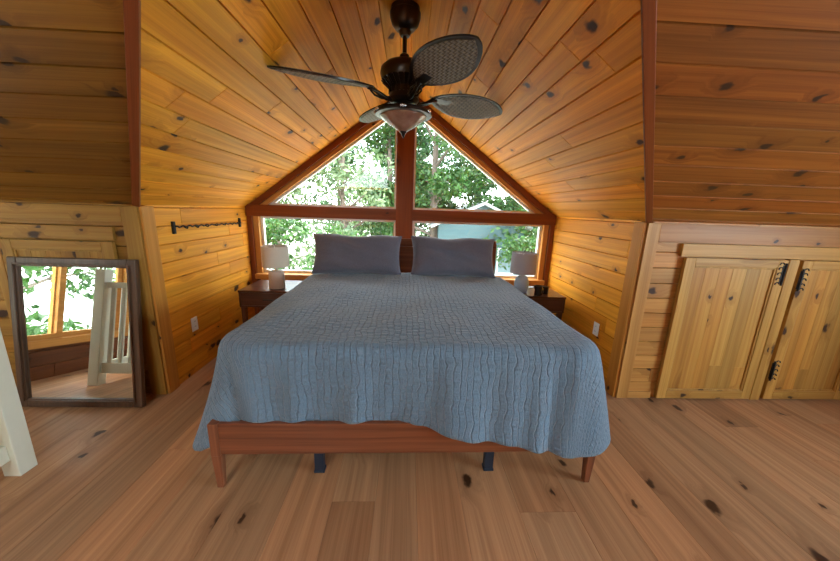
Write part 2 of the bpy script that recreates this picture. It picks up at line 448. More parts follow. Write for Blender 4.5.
# trim: valley boards
nt = 0
def trim(mb, mat, label, **kw):
    global nt; nt += 1
    return struct(mb.build('trim_%d' % nt, mat, **kw), label, 'trim')
for sx, nm in ((-1, 'left'), (1, 'right')):
    A = V3((sx * W, YN, EZ)); B = V3((0, YV, RZ)); d = (B - A).normalized()
    n = Nr.normalized(); p = d.cross(n).normalized()
    if p.x * sx < 0: p = -p
    A = A - d * .0; B = B
    q = [A - p * .010 - n * .012, A + p * .030 - n * .012, A + p * .030 + n * .016, A - p * .010 + n * .016]
    trim(MB().prism(q, B - A), TRIM, 'reddish board along the %s edge of the alcove ceiling' % nm, bevel=.003, grain=d)
    # corner boards
    trim(MB().box((sx * W, YN - .004, 0), (sx * (W - .018), YN + .105, EZ - .008)), CORNER, 'upright corner board inside the alcove on the %s' % nm, bevel=.003)
    if sx < 0: trim(MB().box((-W - .002, YN, 0), (-W - .112, YN - .016, EZ - .01)), KNEEL, 'upright pale corner board beside the standing mirror', bevel=.003)
    else: trim(MB().box((W + .002, YN, 0), (W + .098, YN - .018, EZ - .012)), PINE_K, 'upright pale corner board beside the cupboard doors', bevel=.003)
trim(MB().box((W + .10, YN, 1.272), (XR, YN - .014, EZ - .012)), HEADB, 'horizontal board under the right ceiling slope', bevel=.003)
trim(MB().box((2.06, YN, 1.175), (XR, YN - .026, 1.268)), DOORP, 'horizontal head board over the cupboard doors', bevel=.003)
trim(MB().box((-W - .114, YN, 1.30), (XL, YN - .014, EZ - .012)), KNEEL, 'horizontal board under the left ceiling slope', bevel=.003)
trim(MB().box((-1.955, YN, 1.175), (XL, YN - .022, 1.268)), KNEEL, 'horizontal head board over the cupboard behind the mirror', bevel=.003)
trim(MB().box((2.905, YN, 0), (2.985, YN - .03, 1.173)), DOORP, 'upright post between the two cupboard doors', bevel=.003)
trim(MB().box((-2.76, YN, 0), (-2.70, YN - .03, 1.173)), KNEEL, 'upright post left of the cupboard behind the mirror', bevel=.003)
trim(MB().box((W + .10, YN, 0), (2.062, YN - .016, .055)), PINE_K, 'short base board left of the cupboard doors', bevel=.002)
trim(MB().box((3.70, YN, 0), (3.79, YN - .03, 1.173)), DOORP, 'upright post right of the second cupboard door', bevel=.003)

# ------------------------------------------------------------------ cupboard doors
nd = 0
def hinge(parent, x, z, side):
    mb = MB()
    y = YN - .040
    mb.tube([(x, y - .004, z - .085), (x, y - .004, z + .085)], .0065, 8)
    mb.box((x - side * .012, y + .003, z - .07), (x + side * .020, y - .001, z + .07))
    for zz in (-.075, -.04, 0, .04, .075):           # scrolled edge of the leaf on the door
        pts = [(x + side * (.014 + .016 * (1 - math.cos(a))), y, z + zz + .013 * math.sin(a)) for a in [i * .5 for i in range(8)]]
        mb.tube(pts, .005, 6)
    return mb.build('hinge', IRON, parent, smooth=True)
def cupboard(x0, x1, label, mat, hs, latch, z1=1.168):
    global nd; nd += 1
    r = struct(empty('door_%d' % nd, ((x0 + x1) / 2, YN, 0)), label, 'door')
    ox = (x0 + x1) / 2
    def loc(o): o.location = (-ox, -YN, 0); return o
    st = .075; b, t = .07, .062; y0, y1 = YN - .012, YN - .040
    fr = MB()
    fr.box((x0, y0, .014), (x0 + st, y1, z1)); fr.box((x1 - st, y0, .014), (x1, y1, z1))
    loc(fr.build('stile', mat, r, bevel=.003, grain=(0, 0, 1)))
    rl = MB(); rl.box((x0 + st, y0, .014), (x1 - st, y1, .014 + b)); rl.box((x0 + st, y0, z1 - t), (x1 - st, y1, z1))
    loc(rl.build('rail', mat, r, bevel=.003, grain=(1, 0, 0)))
    loc(planks('panel', (0, YN - .024, 0), (0, 0, 1), (1, 0, 0), (0, -1, 0), [rect(.014 + b, x0 + st, z1 - t, x1 - st)], (x1 - x0 - 2 * st) / 6, mat, 90 + nd, seg=(3, 4), thick=.014, g=.0012, depth=.0015, parent=r))
    mo = MB()   # moulding round the panel
    a, c = x0 + st, x1 - st; lo, hi = .014 + b, z1 - t
    for p, q in (((a, lo), (a + .012, hi)), ((c - .012, lo), (c, hi)), ((a + .012, lo), (c - .012, lo + .012)), ((a + .012, hi - .012), (c - .012, hi))):
        mo.box((p[0], YN - .0245, p[1]), (q[0], YN - .034, q[1]))
    loc(mo.build('moulding', mat, r, bevel=.003))
    for hx, hz in hs: loc(hinge(r, hx, hz, -1 if hx > (x0 + x1) / 2 else 1))
    if latch:
        lm = MB(); lm.box((latch[0] - .03, YN - .04, latch[1] - .022), (latch[0] + .012, YN - .048, latch[1] + .022))
        lm.tube([(latch[0] - .02, YN - .053, latch[1]), (latch[0] + .03, YN - .053, latch[1])], .006)
        loc(lm.build('latch', STEEL, r, bevel=.001))
    return r
cupboard(2.092, 2.885, 'knotty pine cupboard door nearest the bed, iron hinges on its right edge', DOORP, [(2.868, 1.06)], None)
cupboard(3.003, 3.692, 'knotty pine cupboard door at the right edge of the picture, steel latch', DOORP, [(3.014, 1.02), (3.010, .27)], (3.665, .12))
cupboard(-2.685, -1.955, 'pine cupboard door mostly hidden behind the standing mirror', KNEEL, [], None)

# ------------------------------------------------------------------ gable window
win = struct(empty('window_1', (0, YW, 0)), 'gable window of four panes behind the bed, red-stained frame', 'window')
def wp(mb, name, mat, **kw):
    o = mb.build(name, mat, win, **kw); o.location = (0, -YW, 0); return o
yf, yb, yg = YW - .012, YW + .16, YW + .10
wp(MB().box((-W, yf - .02, 1.318), (W, yb, 1.445)), 'crossbeam', TRIM, bevel=.006)
wp(MB().box((-.095, yf - .03, .60), (.100, yb, RZ - .06)), 'mullion', TRIM, bevel=.006)
for sx in (-1, 1):
    wp(MB().box((sx * W, yf, .0), (sx * (W - .055), yb, 1.32)), 'side_trim', TRIM, bevel=.004)
    wp(MB().box((sx * (W - .055), YW + .02, .60), (sx * (W - .115), yb, 1.318)), 'jamb', JAMB, bevel=.003)
    # raking boards under the ceiling
    dv = V3((-sx * W, 0, RZ - EZ)).normalized(); nn = V3((-sx * S, 0, -1)).normalized()
    A = V3((sx * W, yf, EZ)); Lr = math.hypot(W, RZ - EZ)
    q = [A, A + nn * .062, A + nn * .062 + V3((0, .17, 0)), A + V3((0, .17, 0))]
    wp(MB().prism(q, dv * (Lr - .0)), 'raking_trim', TRIM, grain=dv, bevel=.004)
    A2 = V3((sx * W, YW + .025, EZ)) + nn * .062
    q = [A2, A2 + nn * .045, A2 + nn * .045 + V3((0, .13, 0)), A2 + V3((0, .13, 0))]
    wp(MB().prism(q, dv * (Lr - .05)), 'raking_jamb', JAMB, grain=dv, bevel=.003)
    # white sashes
    def sash(pts, w, name):
        c = V3((sum(p[0] for p in pts) / len(pts), 0, sum(p[1] for p in pts) / len(pts)))
        mb = MB(); n = len(pts)
        inn = []
        for i in range(n):
            p0, p1, p2 = V3((pts[i - 1][0], 0, pts[i - 1][1])), V3((pts[i][0], 0, pts[i][1])), V3((pts[(i + 1) % n][0], 0, pts[(i + 1) % n][1]))
            d1, d2 = (p1 - p0).normalized(), (p2 - p1).normalized()
            n1, n2 = V3((-d1.z, 0, d1.x)), V3((-d2.z, 0, d2.x))
            if n1.dot(c - p1) < 0: n1 = -n1
            if n2.dot(c - p1) < 0: n2 = -n2
            k = w / max(.05, 1 + n1.dot(n2)); inn.append(p1 + (n1 + n2) * k)
        for i in range(n):
            j = (i + 1) % n
            a, b = V3((pts[i][0], yg - .022, pts[i][1])), V3((pts[j][0], yg - .022, pts[j][1]))
            ia, ib = inn[i].copy(), inn[j].copy(); ia.y = ib.y = yg - .022
            mb.prism([a, b, ib, ia], (0, .05, 0))
        wp(mb, 'sash', SASH)
        g = MB().prism([V3((p.x, yg, p.z)) for p in inn], (0, .006, 0)); wp(g, 'pane', GLASS)
    xa, xb = (.10, W - .115) if sx > 0 else (-.095, -(W - .115))
    sash([(xa, .655), (xb, .655), (xb, 1.318), (xa, 1.318)], .026, 'lower')
    k = .107 * math.hypot(1, S)              # clearance below the ceiling plane
    zt = lambda x: RZ - S * abs(x) - k
    xe = sx * (RZ - k - 1.445) / S
    sash([(xa, 1.445), (xe, 1.445), (xa, zt(xa))], .022, 'upper')
wp(MB().box((-W + .055, YW - .045, .598), (W - .055, yb, .655)), 'sill', JAMB, bevel=.005)

# side windows of the loft
def side_window(num, x, sx, w, label, mull=True):
    r = struct(empty('window_%d' % num, (x, (w[0] + w[2]) / 2, w[1])), label, 'window')
    oo = (-x, -(w[0] + w[2]) / 2, -w[1])
    def L(o): o.location = oo; return o
    y0, z0, y1, z1 = w; t = .06
    f = MB()
    a, b = x - sx * .09, x + sx * .02
    f.box((a, y0 - .05, z0 - .05), (b, y1 + .05, z0 + .02)); f.box((a, y0 - .05, z1 - .02), (b, y1 + .05, z1 + .05))
    f.box((a, y0 - .05, z0), (b, y0 + .02, z1)); f.box((a, y1 - .02, z0), (b, y1 + .05, z1))
    L(f.build('frame', JAMB, r))
    ym = (y0 + y1) / 2 if mull else None
    s = MB()
    for off, u0, u1 in ((0, y0 + .02, ym + .035), (.034 * sx, ym - .035, y1 - .02)):
        for q in ((u0, z0 + .02, u0 + .055, z1 - .02), (u1 - .055, z0 + .02, u1, z1 - .02), (u0 + .05, z0 + .02, u1 - .05, z0 + .07), (u0 + .05, z1 - .07, u1 - .05, z1 - .02)):
            s.box((x - sx * .066 + off, q[0], q[1]), (x - sx * .034 + off, q[2], q[3]))
    L(s.build('sash', JAMB, r))
    for off, u0, u1 in ((0, y0 + .07, ym - .018), (.034 * sx, ym + .018, y1 - .07)):
        L(MB().box((x - sx * .053 + off, u0, z0 + .065), (x - sx * .047 + off, u1, z1 - .065)).build('pane', GLASS, r))
side_window(2, XL, 1, LWIN, 'sliding window on the left end wall, seen in the standing mirror')
side_window(3, XR, -1, RWIN, 'large window on the right end wall, outside the picture')
r = struct(empty('window_4', (-1.6, YB, EZ)), 'added skylight in the back slope, unseen behind the viewer', 'window')  # skylight added to bring light onto the bed from behind
def skp(u, v, n): return V3((0, YB, EZ)) + V3((1, 0, 0)) * u + Vb * v + Nb.normalized() * n
mb = MB()
for q in ((sky[0] - .05, sky[1] - .05, sky[2] + .05, sky[1] + .03), (sky[0] - .05, sky[3] - .03, sky[2] + .05, sky[3] + .05), (sky[0] - .05, sky[1], sky[0] + .03, sky[3]), (sky[2] - .03, sky[1], sky[2] + .05, sky[3])):
    mb.prism([skp(q[0], q[1], .015), skp(q[2], q[1], .015), skp(q[2], q[3], .015), skp(q[0], q[3], .015)], Nb.normalized() * -.09)
o = mb.build('frame', JAMB, r); o.location = (1.6, -YB, -EZ)
o = MB().prism([skp(sky[0], sky[1], -.04), skp(sky[2], sky[1], -.04), skp(sky[2], sky[3], -.04), skp(sky[0], sky[3], -.04)], Nb.normalized() * -.006).build('pane', GLASS, r); o.location = (1.6, -YB, -EZ)

# ------------------------------------------------------------------ bed
BX, BY, BR = .085, 1.40, .011
bed = tag(empty('bed', (BX, BY, 0), BR), 'wide reddish brown wooden bed with tapered legs and low footboard', 'bed')
hw = 1.012; BL = 2.06; FT = .383; FB = .208
for sx in (-1, 1):
    lg = MB().taper((sx * (hw - .03), .028, FT + .002), (sx * (hw - .03), .028, FB - .01), (.046, .05), (.046, .05))
    lg.taper((sx * (hw - .03), .028, FB - .01), (sx * (hw - .028), .03, 0), (.046, .048), (.032, .032))
    lg.build('leg', BEDW, bed, bevel=.004)
    lg = MB().taper((sx * (hw - .07), BL, 1.10), (sx * (hw - .07), BL, .2), (.055, .045), (.055, .045))
    lg.taper((sx * (hw - .07), BL, .2), (sx * (hw - .07), BL + .02, 0), (.055, .045), (.036, .036))
    lg.build('leg', BEDW, bed, bevel=.004)
    MB().box((sx * (hw - .055), .05, FB + .01), (sx * (hw - .025), BL, FT - .01)).build('side_rail', BEDW, bed, bevel=.004)
MB().box((-hw + .053, .008, FB), (hw - .053, .036, FT)).build('footboard', BEDW, bed, bevel=.004)
hb = MB(); hb.box((-hw + .095, BL - .014, .36), (hw - .095, BL + .014, 1.05)); hb.build('headboard_panel', BEDW, bed, bevel=.003)
MB().box((-hw + .05, BL - .026, 1.055), (hw - .05, BL + .026, 1.135)).build('headboard_rail', BEDW, bed, bevel=.006)
MB().box((-.03, .036, .23), (.03, BL - .03, .30)).build('centre_beam', DARKM, bed)
for k in range(11):
    y = .16 + k * .17; MB().box((-hw + .057, y, .302), (hw - .057, y + .08, .32)).build('slat', JAMB, bed)
for y in (.125, 1.05, 1.65):
    for x in ((-.50, .455) if y < .5 else (-.50, -.04, .455)):
        s = MB(); s.box((x - .025, y - .02, .012), (x + .025, y + .02, .300)); s.box((x - .029, y - .024, 0), (x + .029, y + .024, .014))
        s.build('support_leg', DARKM, bed, bevel=.002)

MB().box((-.60, .10, .13), (-.47, .15, .20)).build('brace', DARKM, bed, bevel=.004)
MB().box((-.06, .10, .16), (.05, .15, .20)).build('brace', DARKM, bed, bevel=.004)
def bedded(o): o.location = (BX, BY, 0); o.rotation_euler = (0, 0, BR); return o
mt = MB().box((-hw + .13, .075, .322), (hw - .13, BL - .04, .775)).build('mattress', MATT, bevel=.06, smooth=True, seg=4)
tag(bedded(mt), 'thick pale mattress under the blue quilt', 'mattress')

# quilt: a top sheet and a skirt hung from a rounded perimeter
def smooth01(t): t = max(0, min(1, t)); return t * t * (3 - 2 * t)
def quilt():
    x0, x1, y0, y1, rc = -hw + .085, hw - .085, .045, BL - .36, .14
    zt = .795
    per = []   # (point, normal) from the head end on the left, round the foot to the head end on the right
    n = 46
    for i in range(n): per.append((V3((x0, y1 + (y0 + rc - y1) * i / n, 0)), V3((-1, 0, 0))))
    for i in range(15):
        a = PI + PI / 2 * i / 14; per.append((V3((x0 + rc + rc * math.cos(a), y0 + rc + rc * math.sin(a), 0)), V3((math.cos(a), math.sin(a), 0))))
    for i in range(1, 100): per.append((V3((x0 + rc + (x1 - x0 - 2 * rc) * i / 100, y0, 0)), V3((0, -1, 0))))
    for i in range(15):
        a = 1.5 * PI + PI / 2 * i / 14; per.append((V3((x1 - rc + rc * math.cos(a), y0 + rc + rc * math.sin(a), 0)), V3((math.cos(a), math.sin(a), 0))))
    for i in range(1, n + 1): per.append((V3((x1, y0 + rc + (y1 - y0 - rc) * i / n, 0)), V3((1, 0, 0))))
    rnd = random.Random(3)
    ph = [rnd.uniform(0, 6.28) for _ in range(8)]
    vs = []; fs = []; uvs = []
    T = 30; m = len(per)
    arc = 0
    for j, (p, nn) in enumerate(per):
        if j: arc += (p - per[j - 1][0]).length + .10 * (nn - per[j - 1][1]).length
        cl_ = lambda y, yy: math.exp(-((y - yy) / .40) ** 2)
        corner = abs(nn.x * nn.y) * 2            # 1 at the middle of a corner
        front = max(0, -nn.y) ** 2
        tx = (p.x - x0) / (x1 - x0)
        hf = .445 + .050 * smooth01((tx - .46) / .26) + .095 * smooth01((tx - .58) / .42) + .005 * math.sin(p.x * 9)
        hs = .57
        if nn.x < 0: k = smooth01((-nn.x - .50) / .35); h = hf * (1 - k) + (hs + .095 * cl_(p.y, y0)) * k; ndir = V3((nn.x * (1 - k) - k, nn.y * (1 - k), 0))
        else: k = smooth01((nn.x - .2) / .7) if nn.x > 0 else 0; h = hf * (1 - k) + hs * k; ndir = nn
        out_f = -.030 + .085 * smooth01((tx - .42) / .26)
        out_s = (.12 + .09 * cl_(p.y, y0)) if nn.x < 0 else (.045 + .065 * cl_(p.y, y0))
        out = out_f * (1 - k) + out_s * k
        if nn.x > 0: out += corner * .05
        for t in range(T + 1):
            s = t / T; d = h * s; R = .055
            if d < R * PI / 2: a = d / R; ex, dz = R * math.sin(a), R * (1 - math.cos(a))
            else: ex, dz = R, R + d - R * PI / 2
            fold = (.012 * math.sin(arc * 13 + ph[0]) + .009 * math.sin(arc * 23 + ph[1]) + .006 * math.sin(arc * 41 + ph[2] + 2 * s)) * s
            fold += -.03 * math.exp(-((p.x - x0 - .22) / .07) ** 2) * front * math.sin(PI * s) * s
            fold += -.022 * math.exp(-((p.x - .72) / .04) ** 2) * front * s + .015 * math.exp(-((p.x - .64) / .04) ** 2) * front * s
            e = ex - R * .35 + out * s ** (1.3 if nn.x <= .1 else .75) + fold
            q = p + nn * (ex - R * .35) * 1.0 + ndir * (e - ex + R * .35)
            vs.append((q.x, q.y, zt - dz + .004 * math.sin(arc * 9) * (1 - s))); uvs.append((p.x + nn.x * d, p.y + nn.y * d))
    for j in range(m - 1):
        for t in range(T):
            a = j * (T + 1) + t; b = (j + 1) * (T + 1) + t
            fs.append((a, a + 1, b + 1, b))
    # the top: rings pulled in towards a spine
    c0 = V3(((x0 + x1) / 2, 0, 0)); K = 26; prev = [j * (T + 1) for j in range(m)]
    nz = lambda x, y: .006 * math.sin(x * 7 + 1.3 * math.sin(y * 5)) + .005 * math.sin(y * 9 + x * 3) + .004 * math.sin(x * 17 - y * 11)
    for k in range(1, K + 1):
        f = 1 - k / K; cur = []
        for j, (p, nn) in enumerate(per):
            base = V3(vs[j * (T + 1)]); cy = y1
            q = V3((c0.x + (base.x - c0.x) * f, cy + (base.y - cy) * f, 0))
            cur.append(len(vs)); vs.append((q.x, q.y, zt + (nz(q.x, q.y) + .016) * smooth01((1 - f) * 6))); uvs.append((q.x, q.y))
        for j in range(m - 1): fs.append((prev[j], prev[j + 1], cur[j + 1], cur[j]))
        prev = cur
    me = bpy.data.meshes.new('quilt'); me.from_pydata(vs, [], fs)
    ul = me.uv_layers.new(name='UVMap')
    for p in me.polygons:
        p.use_smooth = True
        for li in p.loop_indices: ul.data[li].uv = uvs[me.loops[li].vertex_index]
    me.materials.append(QUILT)
    o = bpy.data.objects.new('quilt', me); COL.objects.link(o)
    md = o.modifiers.new('thick', 'SOLIDIFY'); md.thickness = .010; md.offset = 1
    bm = bmesh.new(); bm.from_mesh(me); bmesh.ops.remove_doubles(bm, verts=bm.verts, dist=1e-5); bmesh.ops.recalc_face_normals(bm, faces=bm.faces)
    if sum(f.normal.z for f in bm.faces) < 0: bmesh.ops.reverse_faces(bm, faces=bm.faces)
    bm.to_mesh(me); bm.free()
    return o
tag(bedded(quilt()), 'blue grey quilted bedspread hanging over the foot of the bed', 'quilt')

def pillow(x0, x1, label, seed, rx=.33, yb=1.60, zb=.815, hh=.40):
    w = x1 - x0; n, k = 36, 20; vs = []; fs = []; rnd = random.Random(seed)
    a1, a2 = rnd.uniform(0, 6), rnd.uniform(0, 6)
    for side in (1, -1):
        for j in range(k + 1):
            for i in range(n + 1):
                a, b = i / n * 2 - 1, j / k * 2 - 1
                px = a * (1 - .065 * (1 - b * b)) ; pz = b * (1 - .09 * (1 - a * a) ** 1)
                th = ((1 - a ** 4) * (1 - b ** 4)) ** .55 * .085
                th += .006 * math.sin(a * 9 + a1 + b * 3) * (1 - a * a) * (1 - b * b) + .007 * math.sin(b * 11 + a2 + a * 7) * (1 - a * a) * (1 - b * b) + .010 * math.sin(a * 5 + b * 6 + a1) * (1 - a * a) * (1 - b * b)
                fl = .006
                vs.append((px * w / 2, side * (th + fl), (pz + 1) / 2 * hh + .008 * math.sin(a * 6 + a2) * (1 + b) / 2))
    N1 = (n + 1) * (k + 1)
    for s in (0, 1):
        for j in range(k):
            for i in range(n):
                q = [s * N1 + j * (n + 1) + i, s * N1 + j * (n + 1) + i + 1, s * N1 + (j + 1) * (n + 1) + i + 1, s * N1 + (j + 1) * (n + 1) + i]
                fs.append(tuple(q if s else q[::-1]))
    rim = [i for i in range(n)] + [j * (n + 1) + n for j in range(k)] + [k * (n + 1) + n - i for i in range(n)] + [(k - j) * (n + 1) for j in range(k)]
    for i in range(len(rim)):
        a, b = rim[i], rim[(i + 1) % len(rim)]; fs.append((a, b, b + N1, a + N1))
    o = MB().add(vs, fs).build('pillow', PILLOW, smooth=True)
    ca, sa = math.cos(BR), math.sin(BR); cx = (x0 + x1) / 2
    o.location = (cx, BY + yb, zb); o.rotation_euler = (-rx, 0, BR)
    return tag(o, label, 'pillow', 'grey pillows on the bed')
pillow(-.865, -.005, 'grey pillow leaning on the headboard in front of the left windowpane', 1)
pillow(.080, .915, 'grey pillow leaning on the headboard in front of the right windowpane', 2)

# ------------------------------------------------------------------ nightstands and what stands on them
NZ = .628
def nightstand(xc, w, y0, y1, label):
    r = tag(empty('nightstand', (xc, (y0 + y1) / 2, 0)), label, 'nightstand', 'bedside tables')
    h, d = w / 2, (y1 - y0) / 2
    MB().box((-h, -d, NZ - .022), (h, d, NZ)).build('top', WALNUT, r, bevel=.004)
    b = MB(); t = .018
    b.box((-h + .004, -d + .006, NZ - .17), (-h + .004 + t, d - .004, NZ - .022)); b.box((h - .004 - t, -d + .006, NZ - .17), (h - .004, d - .004, NZ - .022))
    b.box((-h + .022, d - .02, NZ - .17), (h - .022, d - .004, NZ - .022)); b.box((-h + .022, -d + .006, NZ - .17), (h - .022, d - .02, NZ - .155))
    b.build('case', WALNUT, r, bevel=.002)
    dr = MB().box((-h + .026, -d + .004, NZ - .151), (h - .026, -d + .022, NZ - .026)).build('drawer', WALNUT, r, bevel=.003)
    MB().box((-.05, -d - .004, NZ - .098), (.05, -d + .006, NZ - .086)).build('handle', BLACK, dr, bevel=.002)
    for sx in (-1, 1):
        for sy in (-1, 1):
            MB().taper((sx * (h - .035), sy * (d - .035), NZ - .17), (sx * (h - .025), sy * (d - .03), 0), (.045, .045), (.026, .026)).build('leg', WALNUT, r, bevel=.003)
    return r
nightstand(-1.305, .565, 3.02, 3.50, 'dark walnut nightstand left of the bed, bare but for its lamp')
nightstand(1.385, .565, 3.02, 3.50, 'dark walnut nightstand right of the bed, with a lamp and small pots')

def lamp(x, y, label, base_prof, sr, sz0, sz1, bm_, sm_):
    r = tag(empty('table_lamp', (x, y, NZ)), label, 'lamp', 'bedside lamps')
    MB().lathe(base_prof, n=40).build('base', bm_, r, smooth=True)
    zt = base_prof[-1][1]
    MB().lathe([(.014, zt - .002), (.014, zt + .02), (.022, zt + .024), (.022, zt + .06)], n=20).build('socket', STEEL, r, smooth=True)
    s = MB()
    s.lathe([(sr, sz0), (sr * .985, sz1), (sr * .985 - .004, sz1), (sr - .004, sz0), (sr, sz0)], n=48, cap=False)
    s.build('shade', sm_, r, smooth=True)
    f = MB(); zs = sz1 - .015
    for k in range(3):
        a = 2 * PI * k / 3; f.tube([(0, 0, zs), (math.cos(a) * (sr * .98 - .003), math.sin(a) * (sr * .98 - .003), zs)], .002, 6)
    f.tube([(0, 0, zt + .05), (0, 0, sz1 + .012)], .003, 6); f.build('harp', STEEL, r)
    MB().lathe([(.002, sz1 + .01), (.009, sz1 + .016), (.009, sz1 + .022), (.002, sz1 + .028)], n=12).build('finial', BLACK, r, smooth=True)
lamp(-1.262, 3.16, 'table lamp with cream drum shade and stout sandy base, left of the bed',
     [(.068, 0), (.076, .006), (.077, .02), (.074, .10), (.072, .165), (.064, .176), (.018, .180)], .126, .222, .424, CERAM, SHADE)
lamp(1.258, 3.20, 'table lamp with grey drum shade and rounded pale blue base, right of the bed',
     [(.052, 0), (.062, .01), (.074, .06), (.076, .10), (.066, .145), (.046, .172), (.02, .182)], .128, .205, .420, CERAB, SHADEB)
o = MB().lathe([(.030, 0), (.034, .004), (.034, .070), (.030, .074), (.028, .060), (.003, .058)], n=28).build('candle', CREAM, smooth=True)
o.location = (1.315, 3.07, NZ); tag(o, 'small cream candle on the right nightstand, next to the blue lamp base', 'candle')
mg = tag(empty('mug', (1.395, 3.09, NZ)), 'dark metal mug with bright handle on the right nightstand', 'mug')
MB().lathe([(.036, 0), (.040, .004), (.041, .100), (.037, .100), (.036, .008), (.003, .007)], n=32).build('cup', BLACK, mg, smooth=True)
MB().tube([(.02 + .0, -.038, .085), (.026, -.062, .080), (.028, -.066, .045), (.022, -.040, .015)], .006, 8).build('handle', STEEL, mg, smooth=True)
o = MB().lathe([(.030, 0), (.032, .004), (.032, .05), (.034, .055), (.034, .075), (.003, .078)], n=28).build('jar', BLACK, smooth=True)
o.location = (1.500, 3.16, NZ); tag(o, 'small black lidded jar at the wall end of the right nightstand', 'jar')

# ------------------------------------------------------------------ coat rack on the left alcove wall
cr = tag(empty('coat_rack', (-W, 3.04, 1.25)), 'long thin dark iron coat rack on the left alcove wall', 'coat rack')
for y in (-.497, .485):
    MB().box((-.004, y - .013, -.048), (.018, y + .013, .048)).build('bracket', IRON, cr, bevel=.004)
pts = [(.020 + .003 * math.sin(i * .9), -.49 + .98 * i / 90, -.004 - .012 * i / 90 + .010 + .005 * math.sin(i * .9 + 1)) for i in range(91)]
MB().tube(pts, .0065, 8).build('bar', IRON, cr, smooth=True)
for k in range(7):
    y = -.40 + k * .135
    MB().tube([(.022, y, .004), (.034, y, -.006), (.046, y, -.010), (.052, y, .000), (.050, y, .010)], .005, 8).build('hook', IRON, cr, smooth=True)

# wall sockets
def socket(x, sx, y, z, label, mat):
    r = tag(empty('wall_socket', (x, y, z)), label, 'socket', 'wall sockets')
    MB().box((0, -.038, -.060), (sx * .007, .038, .060)).build('plate', mat, r, bevel=.003)
    for dz in (-.022, .022):
        MB().box((sx * .006, -.017, dz - .015), (sx * .009, .017, dz + .015)).build('outlet', mat, r, bevel=.002)
        s = MB()
        for dy in (-.006, .006): s.box((sx * .0085, dy - .0012, dz - .003), (sx * .0095, dy + .0012, dz + .007))
        s.build('slot', IRON, r)
    return r
socket(-W, 1, 2.64, .425, 'white double wall socket on the left alcove wall', PLASTIC)
socket(W, -1, 2.63, .445, 'small wall socket on the right alcove wall, low beside the quilt', PLASTIC)

# ------------------------------------------------------------------ standing mirror
mx0, mx1 = -2.655, -1.815; my0 = 2.085; mh = 1.045; lean = math.atan2(YN - .03 - my0, mh)
mr = tag(empty('mirror', ((mx0 + mx1) / 2, my0, 0)), 'large dark wood framed mirror leaning on the low left wall', 'mirror')
w2 = (mx1 - mx0) / 2; fw_ = .062
Lm = Matrix.Rotation(-lean, 4, 'X'); Lh = mh / math.cos(lean)
def mpart(mb, name, mat, par=mr, **kw):
    o = mb.build(name, mat, par, **kw); return o
def lbox(a, b): return MB().box(a, b, Lm)
f = MB(); t = .036
for a, b in (((-w2, -t / 2, 0), (-w2 + fw_, t / 2, Lh)), ((w2 - fw_, -t / 2, 0), (w2, t / 2, Lh)), ((-w2 + fw_, -t / 2, 0), (w2 - fw_, t / 2, fw_)), ((-w2 + fw_, -t / 2, Lh - fw_), (w2 - fw_, t / 2, Lh))):
    f.box(a, b, Lm)
f = [q + V3((0, 0, .004)) for q in f.v] and f
mpart(f, 'frame', MIRW, bevel=.006)
f = MB(); e = .012
for a, b in (((-w2 + fw_ - .022, -t / 2 - .012, fw_ - .022), (-w2 + fw_ - .010, -t / 2, Lh - fw_ + .022)), ((w2 - fw_ + .010, -t / 2 - .012, fw_ - .022), (w2 - fw_ + .022, -t / 2, Lh - fw_ + .022)),
             ((-w2 + fw_ - .010, -t / 2 - .012, fw_ - .022), (w2 - fw_ + .010, -t / 2, fw_ - .010)), ((-w2 + fw_ - .010, -t / 2 - .012, Lh - fw_ + .010), (w2 - fw_ + .010, -t / 2, Lh - fw_ + .022))):
    f.box(a, b, Lm)
mpart(f, 'beading', MIRW, bevel=.003)
mpart(lbox((-w2 + fw_ - .004, -.004, fw_ - .004), (w2 - fw_ + .004, .002, Lh - fw_ + .004)), 'glass', MIRROR)
mpart(lbox((-w2 + .02, .004, .02), (w2 - .02, .012, Lh - .02)), 'backing_board', MIRW)
mr.location.z = .004

# ------------------------------------------------------------------ white crib at the left edge
cx0, cx1, cy0, cy1 = -2.67, -2.02, .24, 1.52
cb = tag(empty('crib', ((cx0 + cx1) / 2, (cy0 + cy1) / 2, 0)), 'white painted slatted crib at the left edge in front of the mirror', 'crib')
def cp(mb, name, **kw):
    o = mb.build(name, WHITEP, cb, bevel=.004, **kw); o.location = (-cb.location.x, -cb.location.y, 0); return o
for x in (cx0, cx1):
    for y in (cy0, cy1): cp(MB().box((x - .04, y - .04, 0), (x + .045, y + .042, 1.02)), 'post')
    cp(MB().box((x - .018, cy0 + .04, .855), (x + .018, cy1 - .04, .905)), 'rail')
    cp(MB().box((x - .018, cy0 + .04, .10), (x + .018, cy1 - .04, .19)), 'rail')
    for k in range(11):
        y = cy0 + .10 + k * .108; cp(MB().box((x - .010, y - .016, .19), (x + .010, y + .016, .855)), 'slat')
for y in (cy0, cy1):
    cp(MB().box((cx0 + .045, y - .018, .855), (cx1 - .04, y + .018, .905)), 'rail')
    cp(MB().box((cx0 + .045, y - .018, .10), (cx1 - .04, y + .018, .19)), 'rail')
    for k in range(6):
        x = cx0 + .10 + k * .090; cp(MB().box((x - .018, y - .010, .19), (x + .018, y + .010, .855)), 'slat')

